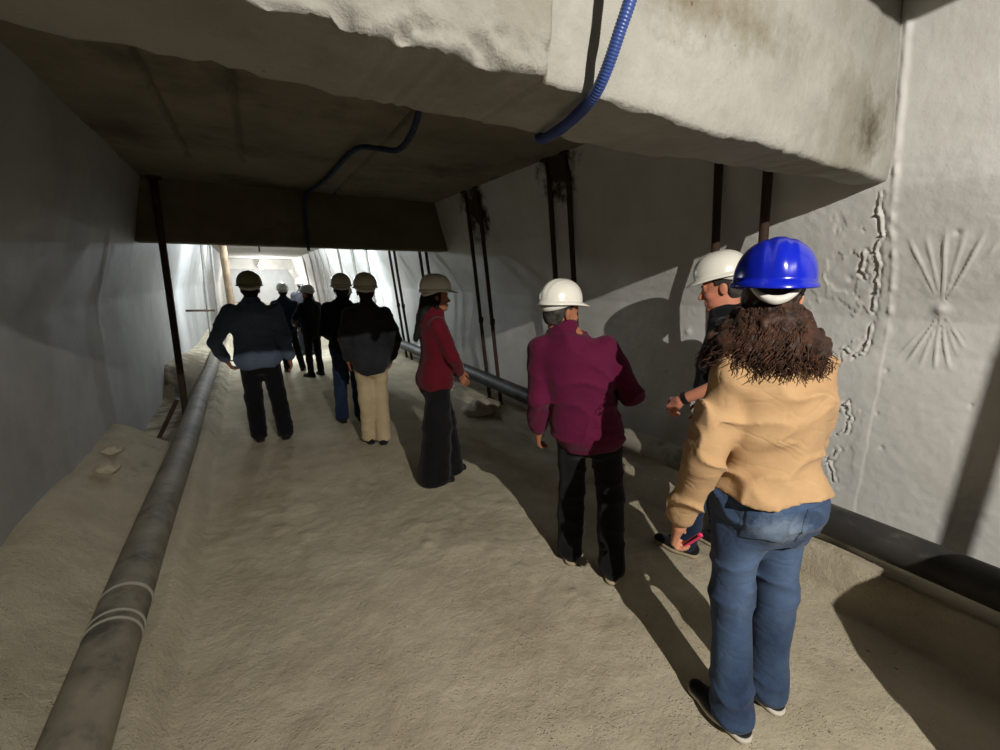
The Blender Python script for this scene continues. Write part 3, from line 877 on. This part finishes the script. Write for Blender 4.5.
def make_person(cfg):
    H = cfg.get('H', 1.70) / 1.70; fem = cfg.get('fem', False); g = cfg.get('girth', 1.0)
    h = cfg.get('h', .010); hb = cfg.get('hb', h)
    gx, gy = cfg['pos']; gz = cfg.get('gz')
    if gz is None: gz = float(floor_z(np.array([gx]), np.array([gy]))[0])
    root = empty('person', (gx, gy, gz), -R(cfg['heading']))
    tag(root, cfg['label'], 'person', 'people touring the tunnel')
    S = lambda *p: np.array(p, float) * H
    j = dict(pelvis=S(0, 0, .95), chest=S(0, .0, 1.25), neck=S(0, -.005, 1.45), head=S(0, .025, 1.585),
             shoL=S(-.172, -.005, 1.37), shoR=S(.172, -.005, 1.37), elbL=S(-.235, -.035, 1.11), elbR=S(.235, -.035, 1.11), wriL=S(-.245, .05, .87), wriR=S(.245, .05, .87),
             hipL=S(-.088, 0, .90), hipR=S(.088, 0, .90), kneL=S(-.10, .02, .49), kneR=S(.10, .02, .49), ankL=S(-.11, -.02, .09), ankR=S(.11, -.02, .09))
    if fem: j['shoL'] = S(-.155, -.005, 1.38); j['shoR'] = S(.155, -.005, 1.38)
    for k, v in cfg.get('j', {}).items(): j[k] = np.array(v, float)
    prof = [(z, w, d, y) for z, w, d, y in (FEMALE if fem else MALE)]
    HM = rotz(-R(cfg.get('hyaw', 0))) @ rotx(-R(cfg.get('hpitch', 0))) @ roty(R(cfg.get('htilt', 0)))
    hs = cfg.get('hs', .97) * (H if H < .97 else 1)
    hc = j['head']
    skin = cfg.get('skin', M_skin_dk)
    # ---- body: one continuous surface
    b = SDF(hb)
    b.loft(torso_secs(prof, j['pelvis'], j['chest'], j['neck'], -.012, g * H, cfg.get('belly', 0) * .8), .04)
    add_head(b, hc, HM, j['neck'], hs, fem)
    for sd in 'LR':
        b.cone(j['sho' + sd], j['elb' + sd], .046 * H * g, .038 * H, .04)
        b.cone(j['elb' + sd], j['wri' + sd], .039 * H, .026 * H, .02)
        b.cone(j['hip' + sd], j['kne' + sd], .068 * H * g, .050 * H, .04)
        b.cone(j['kne' + sd], j['ank' + sd], .048 * H, .034 * H, .02)
        D = unit(j['wri' + sd] - j['elb' + sd]) if 'hd' + sd not in cfg else unit(cfg['hd' + sd])
        Nn = cfg.get('hn' + sd, (1 if sd == 'L' else -1, .15, 0))
        add_hand(b, j['wri' + sd], D, Nn, sd == 'R', cfg.get('curl' + sd, (.35, .45, .3)), cfg.get('hands', 1.0) * (.94 if fem else 1))
    grow(b, 'body', skin, root, 0 if hb < .006 else 1)
    # ---- eyes, brows
    if cfg.get('face'):
        for sd in (-1, 1):
            mb = MB(); o = hc + HM @ (hs * np.array([sd * .031, .0775, .003]))
            import bmesh
            bm = bmesh.new(); bmesh.ops.create_uvsphere(bm, u_segments=14, v_segments=10, radius=.0115 * hs)
            mb.add([o + np.array(v.co[:]) for v in bm.verts], [[v.index for v in q.verts] for q in bm.faces]); bm.free()
            ey = mb.build('eye', M_eyew, root)
            o2 = hc + HM @ (hs * np.array([sd * .031, .0852, .003]))
            bm = bmesh.new(); bmesh.ops.create_uvsphere(bm, u_segments=12, v_segments=8, radius=.0056 * hs); mb = MB()
            mb.add([o2 + np.array(v.co[:]) for v in bm.verts], [[v.index for v in q.verts] for q in bm.faces]); bm.free()
            mb.build('iris', M_iris, ey)
            s = SDF(.003); Pq = lambda x, y, z: hc + HM @ (hs * np.array([x, y, z]))
            s.cone(Pq(sd * .016, .0925, .021), Pq(sd * .034, .0915, .026), .0035, .0035, .004).cone(Pq(sd * .034, .0915, .026), Pq(sd * .050, .080, .021), .0035, .0022, .004)
            grow(s, 'eyebrow', cfg.get('hairmat', M_hair_black), root, 0)
        s = SDF(.003); s.cone(Pq(-.019, .091, -.064), Pq(.019, .091, -.064), .0055, .0055, .005).cone(Pq(-.015, .0905, -.077), Pq(.015, .0905, -.077), .0065, .0065, .005)
        grow(s, 'lips', M_lips, root, 0)
    # ---- trousers
    t = cfg['trousers']; s = SDF(t.get('h', h)); inf = t.get('inf', .016); top = t.get('top', 1.0) * H
    s.loft([q for q in torso_secs(prof, j['pelvis'], j['chest'], j['neck'], .010, g * H, cfg.get('belly', 0) * .6) if q[0][2] < top + .05], .05)
    r0, r1, r2 = t.get('r', (.086, .066, .060))
    for sd in 'LR':
        hp, kn, an = j['hip' + sd], j['kne' + sd], j['ank' + sd]
        s.cone(hp, kn, r0 * H * g, r1 * H, .05)
        s.cone(kn, an + np.array([0, 0, -.03]), r1 * H, r2 * H, .03)
    s.ell(j['pelvis'] + S(0, -.045, -.08), (.120 * H * g, .080 * H * g, .10 * H), .08)
    s.noise = fold_noise(t.get('fold', .006), cfg.get('seed', 1), 8)
    s.cut(lambda P: P[..., 2] - top); hem = t.get('hem', .035)
    s.cut(lambda P: hem + .006 * np.sin(P[..., 0] * 30) - P[..., 2])
    tr = grow(s, 'trousers', t['mat'], root)
    if t.get('pockets'):
        for sd in (-1, 1):
            q = SDF(.004); q.p = list(s.p); q.noise = lambda P, n0=s.noise: n0(P) - .004
            cx, cz = j['pelvis'][0] + sd * .082, j['pelvis'][2] - .075
            q.cut(lambda P: np.maximum(np.abs(P[..., 0] - cx) - .068 + .15 * np.maximum(cz - .02 - P[..., 2], 0), np.abs(P[..., 2] - cz + .25 * np.abs(P[..., 0] - cx) * (P[..., 2] < cz)) - .062)).cut(lambda P: P[..., 1] + .02)
            q.cut(lambda P: .86 * 0 + (j['pelvis'][2] - .22) - P[..., 2])
            V, Fq = q.mesh()
            mesh_obj('pocket', V, Fq, t['mat'], tr)
    # ---- shirt or jacket
    t = cfg['top']; s = SDF(t.get('h', h)); inf = t.get('inf', .018); hem = t['hem'] * H; th = t.get('thick', .0)
    secs = [q for q in torso_secs(prof, j['pelvis'], j['chest'], j['neck'], inf, g * H, cfg.get('belly', 0), zlo=hem)]
    fl = t.get('flare', 0)
    secs = [(c, w + fl * max(0, 1 - (c[2] - hem) / .25), d + fl * max(0, 1 - (c[2] - hem) / .25)) for c, w, d in secs]
    s.loft(secs, .05)
    ru, re, rw = t.get('r', (.066, .056, .047))
    for sd in 'LR':
        sh, el, wr = j['sho' + sd], j['elb' + sd], j['wri' + sd]
        s.ell(sh, (.066 * H * g, .062 * H * g, .058 * H), .08)
        if t.get('short'):
            e2 = sh + (el - sh) * .72; s.cone(sh, e2, ru * H, ru * .95 * H, .03)
        else:
            s.cone(sh, el, ru * H, re * H, .016)
            e3 = wr - unit(wr - el) * (rw * H + t.get('cuff', -.005)); s.cone(el, e3, re * H, rw * H, .012)
    hbase = hc + HM @ (hs * np.array([0, -.020, -.085])); s.cone(j['neck'] + S(0, -.006, -.075), j['neck'] + (hbase - j['neck']) * t.get('collar', .58), .082 * H * (g ** .5), (.070 if t.get('collar') is None else .064 if t['collar'] < .2 else .078) * H, .05)
    nz = fold_noise(t.get('fold', .008), cfg.get('seed', 1) + 5, t.get('fsc', 8))
    s.noise = nz
    s.cut(lambda P: np.where(np.abs(P[..., 0] - j['pelvis'][0]) < .235 * g * H, hem + .012 * np.sin(P[..., 0] * 18 + 1) - P[..., 2], -1.0))
    if t.get('short'):
        pass
    sh_o = grow(s, t.get('name', 'shirt'), t['mat'], root)
    if t.get('short'): pass
    # ---- shoes
    for sd in 'LR':
        a = j['ank' + sd]
        shoe(root, (a[0], a[1], 0.0 + cfg.get('lift' + sd, 0)), R(cfg.get('foot' + sd, 8 if sd == 'L' else -8)), cfg.get('shoe', M_shoe), cfg.get('sole', M_sole_dark), h, cfg.get('foot', 1.0) * (.92 if fem else 1) * min(1, H * 1.02))
    # ---- hair
    hk = cfg.get('hair', 'short')
    if hk:
        q = SDF(max(.005, hb)); P = lambda x, y, z: hc + HM @ (hs * np.array([x, y, z], float))
        q.ell(P(0, -.016, .028), np.array([.082, .101, .092]) * hs, .01, HM)
        q.ell(P(0, -.050, -.035), np.array([.066, .050, .060]) * hs, .03, HM)
        def face_cut(Pt):
            L = (Pt - hc) @ HM / hs
            return np.maximum(np.maximum(L[..., 1] - .030 - .9 * np.maximum(L[..., 2] - .03, 0), -.072 - L[..., 2]), np.where((L[..., 2] < .03) & (L[..., 1] > -.03), .02 * sstep(-.03, -.0, L[..., 1]) - np.maximum(0, L[..., 2] + .01), -1)) * hs
        q.cut(face_cut)
        q.noise = lambda Pt: .003 * vnoise(Pt * 60)
        if hk == 'long':
            def long_cut(Pt):
                L = (Pt - hc) @ HM / hs
                return (L[..., 1] - .026 - .9 * np.maximum(L[..., 2] - .03, 0)) * hs
            q.cuts = [long_cut]
            q.cone(P(0, -.075, -.03), j['neck'] + S(0, -.085, -.02), .060, .045, .03)
            q.cone(j['neck'] + S(0, -.085, -.02), j['chest'] + S(0, -.155, .0), .046, .022, .03)
            for sd in (-1, 1): q.cone(P(sd * .060, .0, .0), P(sd * .055, -.02, -.11), .024, .022, .02)
        if hk != 'curly': grow(q, 'hair', cfg.get('hairmat', M_hair_black), root)
    if cfg.get('hat') is not None:
        hh = np.array(hc) + HM @ (hs * np.array([0, -.006, cfg.get('hat_z', .056)]))
        hp = HM @ rotx(R(cfg.get('hat_pitch', 0)))
        hard_hat(hh, hp, cfg['hat'], root, cfg.get('hats', 1.0) * (hs / .97), cfg.get('strap'), cfg.get('peak', .05), cfg.get('hat_h', 1.06))
    return root, j, HM, hc, hs

M_lips = plain('lips', lin(150, 82, 70), .5)
def world_pt(root, p):
    return root.matrix_basis @ Vector([float(a) for a in p])

# ---- cloth colours
M_tan = cloth('tan_suede', lin(170, 136, 98), lin(188, 154, 114), 160, .35, .95, 5, crease=.22)
M_jeans = cloth('blue_denim', lin(36, 50, 76), lin(70, 90, 120), 320, .4, .9, 5, blots=[((-.07, -.13, .86), (.12, .12, .07), lin(116, 132, 152), .9, 14), ((-.11, -.08, .62), (.09, .12, .20), lin(86, 106, 136), .95, 10), ((.08, -.06, .60), (.08, .12, .20), lin(84, 104, 134), .95, 10)], crease=.22)
M_jeans_dk = cloth('dark_denim', lin(24, 36, 58), lin(40, 56, 82), 320, .4, .9, 5, crease=.22)
M_maroon = cloth('maroon_shirt', lin(76, 13, 44), lin(92, 18, 53), 260, .25, .85, 4, crease=.22)
M_red = cloth('dark_red_blazer', lin(84, 14, 27), lin(98, 19, 33), 260, .25, .9, 4, crease=.22)
M_black = cloth('black_cloth', lin(14, 14, 16), lin(22, 22, 25), 260, .25, .95, 4, crease=.22)
M_navy = cloth('navy_cloth', lin(22, 28, 46), lin(34, 40, 60), 260, .25, .9, 4, crease=.22)
M_slate = cloth('slate_blue_shirt', lin(78, 90, 112), lin(98, 110, 132), 260, .25, .9, 4, crease=.22)
M_char = cloth('charcoal_jacket', lin(34, 34, 38), lin(50, 50, 54), 260, .25, .9, 4, crease=.22)
M_beige = cloth('beige_trouser', lin(176, 158, 124), lin(196, 178, 144), 260, .25, .9, 4, crease=.22)

# 1 woman in tan jacket
tan_cfg = dict(pos=(1.505, .68), heading=24, H=1.69, fem=True, girth=1.02, h=.0075, hb=.0055, seed=3, gz=.01,
    label='woman in tan jacket, blue jeans and blue hard hat, seen from behind',
    skin=M_skin, hyaw=33, hpitch=4, hat=M_hat_blue, strap=dict(drop=.046, w=.013, span=50), hat_h=1.06, hats=1.04, hair='curly', hat_pitch=3,
    j=dict(pelvis=(-.02, .02, .955), chest=(-.04, .03, 1.255), neck=(-.058, .045, 1.44), head=(-.062, .072, 1.585),
           shoL=(-.178, .035, 1.345), shoR=(.088, .04, 1.355), elbL=(-.278, .0, 1.045), wriL=(-.285, .09, .765), elbR=(.155, .08, 1.10), wriR=(.0, .28, 1.05),
           hipL=(-.11, .025, .91), hipR=(.06, .03, .91), ankL=(-.095, -.06, .09), ankR=(.105, .02, .09), kneL=(-.10, .01, .50), kneR=(.09, .04, .50)),
    curlL=(.55, .8, .6), hnL=(.8, -.5, 0), footL=22, footR=16, foot=1.0,
    top=dict(name='jacket', mat=M_tan, hem=.955, inf=.024, r=(.074, .067, .057), fold=.015, fsc=8.5, flare=.008),
    trousers=dict(mat=M_jeans, r=(.090, .072, .074), fold=.008, pockets=True, top=1.03, hem=.03), sole=M_sole_white)
# 2 man in maroon shirt
maroon_cfg = dict(pos=(1.575, 1.62), heading=34, H=1.62, girth=1.02, belly=.03, h=.0085, hb=.0058, seed=11, gz=.005,
    label='man in maroon long-sleeved shirt and white hard hat, turned away from us',
    hyaw=58, hpitch=2, hat=M_hat_white, hats=.92, hairmat=M_hair_grey, face=True,
    j=dict(pelvis=(-.08, .0, .905), chest=(-.14, .0, 1.19), neck=(-.175, .0, 1.365), head=(-.225, .03, 1.485),
           shoL=(-.325, -.005, 1.295), shoR=(.005, -.005, 1.30), hipL=(-.145, 0, .86), hipR=(.03, 0, .86),
           elbL=(-.335, -.03, 1.03), wriL=(-.33, .07, .81), elbR=(.155, -.03, 1.06), wriR=(.05, .22, 1.09), ankL=(-.125, .07, .09), ankR=(.10, -.08, .09), kneR=(.075, -.02, .47), kneL=(-.13, .06, .47)),
    curlL=(.35, .5, .4), top=dict(mat=M_maroon, collar=.36, hem=.79, inf=.028, r=(.074, .064, .052), fold=.010, flare=.012),
    trousers=dict(mat=M_black, r=(.090, .076, .080), fold=.006, top=.98), foot=1.0, sole=M_sole_tan)
# 3 man in black t-shirt
black_cfg = dict(pos=(2.28, 1.37), heading=-22, H=1.73, girth=.95, belly=.02, h=.009, hb=.0055, seed=21, gz=.008,
    label='man in black t-shirt and white hard hat, in profile close to the right wall',
    hyaw=-10, hpitch=15, hat=M_hat_white, hats=.94, hat_z=.062, hat_pitch=1, peak=.04, hs=1.02, hairmat=M_hair_grey, face=True, skin=M_skin_red,
    j=dict(neck=(-.0, .03, 1.475), head=(-.01, .075, 1.605), elbL=(-.215, -.05, 1.13), wriL=(-.215, .18, .99), elbR=(.20, .0, 1.10), wriR=(.14, .10, .90), ankL=(-.10, .10, .09), ankR=(.10, -.08, .09), kneL=(-.10, .07, .49)),
    hdL=(.05, .55, -.8), hnL=(.8, -.3, -.3), curlL=(.7, .9, .6), top=dict(mat=M_black, hem=.88, inf=.018, r=(.066, .060, .056), fold=.008, short=True, collar=.05),
    trousers=dict(mat=M_jeans_dk, r=(.086, .070, .068), fold=.006), footL=-4, sole=M_sole_tan)
# 4 woman in red blazer
red_cfg = dict(pos=(1.23, 3.12), heading=98, H=1.62, fem=True, girth=.98, h=.010, hb=.0065, seed=31,
    label='woman in dark red blazer and wide black trousers under a white hard hat', skin=M_skin_dk,
    hyaw=0, hpitch=0, hat=M_hat_white, hair='long', face=True, hats=.96, hat_z=.06,
    j=dict(elbR=(.19, .09, 1.06), wriR=(.05, .19, .90), elbL=(-.19, .08, 1.06), wriL=(-.03, .20, .88), ankL=(-.07, .10, .09), ankR=(.07, -.06, .09), kneL=(-.07, .06, .48), kneR=(.07, -.02, .48)),
    hnR=(-.7, -.3, 0), hnL=(.7, -.3, 0), hdR=(-.6, .4, -.65), hdL=(.6, .4, -.65),
    top=dict(name='blazer', mat=M_red, hem=.84, inf=.022, r=(.062, .056, .047), fold=.006, flare=.020),
    trousers=dict(mat=M_black, r=(.100, .118, .138), fold=.006, hem=.02), sole=M_sole_dark)
# 5 man in slate shirt
blue_cfg = dict(pos=(.03, 4.88), heading=2, H=1.66, girth=1.08, belly=.02, h=.011, hb=.009, seed=41,
    label='broad man in slate blue shirt and olive hard hat walking away, one elbow out', hat=M_hat_olive, peak=.03,
    j=dict(shoL=(-.195, -.005, 1.335), shoR=(.195, -.005, 1.335), elbL=(-.35, -.06, 1.06), wriL=(-.28, .06, .86), elbR=(.245, -.04, 1.07), wriR=(.28, .04, .83),
           ankL=(-.085, .02, .09), ankR=(.165, -.03, .09), kneL=(-.09, .02, .48), kneR=(.13, .02, .48)),
    top=dict(mat=M_slate, hem=.80, inf=.032, r=(.082, .070, .058), fold=.009, flare=.02),
    trousers=dict(mat=M_black, r=(.098, .084, .080), fold=.006))
# 6 jeans man, 7 beige trousers man
jeans_cfg = dict(pos=(.92, 5.10), heading=4, H=1.65, girth=.98, h=.012, hb=.009, seed=51,
    label='man in black jacket, dark jeans and cream hard hat, left of the beige-trousered man', hat=M_hat_cream,
    j=dict(wriL=(-.12, .20, .98), elbL=(-.23, .0, 1.08), wriR=(.14, -.02, .93), elbR=(.24, -.06, 1.08)),
    top=dict(name='jacket', mat=M_black, hem=.86, inf=.028, r=(.072, .062, .052)), trousers=dict(mat=M_jeans_dk, r=(.088, .074, .074)))
pants_cfg = dict(pos=(.985, 4.24), heading=8, H=1.65, girth=.95, h=.012, hb=.009, seed=61,
    label='man in black jacket, beige trousers and cream hard hat, nearest of the tunnel group', hat=M_hat_cream,
    j=dict(elbL=(-.225, -.02, 1.09), wriL=(-.20, .08, .86), elbR=(.25, -.06, 1.07), wriR=(.21, .04, .86), ankL=(-.055, .03, .09), ankR=(.075, -.04, .09), kneL=(-.06, .02, .48), kneR=(.075, .02, .48)),
    top=dict(name='jacket', mat=M_char, hem=.72, inf=.032, r=(.074, .064, .054), flare=.03), trousers=dict(mat=M_beige, r=(.090, .078, .084)))
far1_cfg = dict(pos=(.54, 8.4), heading=2, H=1.52, girth=1.02, h=.015, hb=.011, seed=71,
    label='distant man in navy suit and bright white hard hat, seen from behind', hat=M_hat_white,
    j=dict(ankL=(-.06, .05, .09), ankR=(.19, .0, .09), kneR=(.13, .02, .43)),
    top=dict(name='suit_jacket', mat=M_navy, hem=.78, inf=.026, r=(.072, .06, .05)), trousers=dict(mat=M_black))
far2_cfg = dict(pos=(.88, 7.85), heading=-28, H=1.50, girth=1.02, h=.015, hb=.011, seed=81,
    label='distant person in black with grey hard hat, face turned towards the navy-suited man', hat=M_hat_grey, hyaw=-30, hpitch=4,
    j=dict(elbL=(-.24, .06, 1.02), wriL=(-.16, .24, .92)),
    top=dict(name='jacket', mat=M_black, hem=.78, inf=.026), trousers=dict(mat=M_black), footL=14)
far3_cfg = dict(pos=(1.02, 10.2), heading=10, H=1.62, h=.016, hb=.012, seed=91,
    label='farthest person in white hard hat, mostly behind the grey-hatted one', hat=M_hat_white,
    top=dict(name='jacket', mat=M_char, hem=.80), trousers=dict(mat=M_black))
far4_cfg = dict(pos=(1.32, 7.0), heading=5, H=1.50, h=.016, hb=.012, seed=95,
    label='person almost hidden behind two black jackets, white hard hat peeping between', hat=M_hat_white,
    top=dict(name='jacket', mat=M_black, hem=.80), trousers=dict(mat=M_black))

people = {}
for key, cfg in (('tan', tan_cfg), ('maroon', maroon_cfg), ('black', black_cfg), ('red', red_cfg), ('blue', blue_cfg), ('jeans', jeans_cfg), ('pants', pants_cfg),
                 ('far1', far1_cfg), ('far2', far2_cfg), ('far3', far3_cfg), ('far4', far4_cfg)):
    people[key] = make_person(cfg)

# ---- curly hair of the woman in tan
def curly_hair():
    root, j, HM, hc, hs = people['tan']
    mat = cloth('brown_curls', lin(30, 18, 12), lin(70, 42, 27), 180, .5, .55, 26)
    mat.node_tree.nodes['Principled BSDF'].inputs['Specular IOR Level'].default_value = .2
    P = lambda x, y, z: hc + HM @ (hs * np.array([x, y, z], float))
    q = SDF(.006)
    q.ell(P(0, -.020, .02), np.array([.084, .098, .088]) * hs, .02, HM)
    for a in np.linspace(-115, 115, 11):
        d = np.array([math.sin(R(a)), -math.cos(R(a)), 0])
        top = P(*(d * .078 + np.array([0, -.01, -.075])))
        bot = P(*(d * np.array([.158, .125, 0]) + np.array([0, -.015, -.150 - .02 * math.cos(R(a))])))
        q.cone(top, bot, .034, .026, .035)
    def nz(Pt):
        return .008 * vnoise(Pt * 34) + .007 * vnoise(Pt * 75)
    q.noise = nz
    V, Fq = q.mesh()
    base = mesh_obj('hair', V, Fq, mat, root)
    mb = MB(); r = np.random.default_rng(5)
    for k in range(1500):
        a = R(r.uniform(-125, 125)); d = np.array([math.sin(a), -math.cos(a), 0])
        t0 = r.uniform(-.15, .75); L = r.uniform(.09, .17) * (1.15 - t0 * .6)
        p0 = np.array(P(*(d * (.100 + .066 * t0) + np.array([0, -.014, -.045 - .130 * t0]))))
        out = HM @ d; dirn = unit(np.array([0, 0, -1.]) + out * (r.uniform(.0, .30)) + r.normal(0, .12, 3))
        rad = r.uniform(.005, .012); turns = r.uniform(1.5, 3.2); ph = r.uniform(0, 6.3); rr = r.uniform(.0012, .0026)
        u = unit(np.cross(dirn, out + .01)); w = np.cross(dirn, u)
        pts = []; n = int(16 + turns * 7)
        for i in range(n):
            s = i / (n - 1); an = ph + turns * 2 * math.pi * s
            pts.append(p0 + dirn * L * s + rad * (.4 + .6 * s) * (math.cos(an) * u + math.sin(an) * w) + out * .018 * s * s)
        mb.tube(pts, [rr * (1 - .45 * i / (n - 1)) for i in range(n)], 5)
    mat2 = cloth('brown_curl_ends', lin(34, 20, 13), lin(84, 53, 35), 180, .3, .5, 30)
    mb.build('curls', mat2, base)
curly_hair()

# ---- things in hands and small accessories
def hand_world(key, side, d):
    root, j, *_ = people[key]
    el, wr = j['elb' + side], j['wri' + side]
    return world_pt(root, wr + d)
p = hand_world('tan', 'L', np.array([.055, .0, -.072]))
t = empty('pink_phone', p, -R(24)); tag(t, 'bright pink phone edge held in the left hand of the woman in tan', 'phone')
M = Matrix.Rotation(R(-58), 4, 'X') @ Matrix.Rotation(R(20), 4, 'Z')
MB().box((-.008, -.05, -.006), (.008, .05, .006), M).build('case', plain('pink_plastic', lin(236, 62, 110), .4), t, False)
MB().box((-.0088, -.04, -.004), (-.0078, .04, .004), M).build('screen', plain('dark_glass', lin(20, 20, 24), .1), t, False)
p = hand_world('jeans', 'R', np.array([-.03, -.05, -.07]))
t = empty('white_phone', p, 0); tag(t, 'small pale phone gleaming in the hand beside the dark jeans', 'phone')
MB().box((-.035, -.006, -.03), (.035, .006, .05)).build('case', plain('pale_plastic', lin(236, 236, 232), .4), t, False)
MB().box((-.03, -.0072, -.026), (.03, -.0058, .046)).build('screen', plain('pale_glass', lin(226, 230, 236), .2), t, False)
# wristband of the man in black
root, j, *_ = people['black']
a = unit(j['wriL'] - j['elbL']); mb = MB(); c = j['wriL'] - a * .03
mb.tube([c - a * .012, c - a * .010, c + a * .010, c + a * .012], [.033, .036, .036, .033], 20); mb.build('wristband', M_black, root)
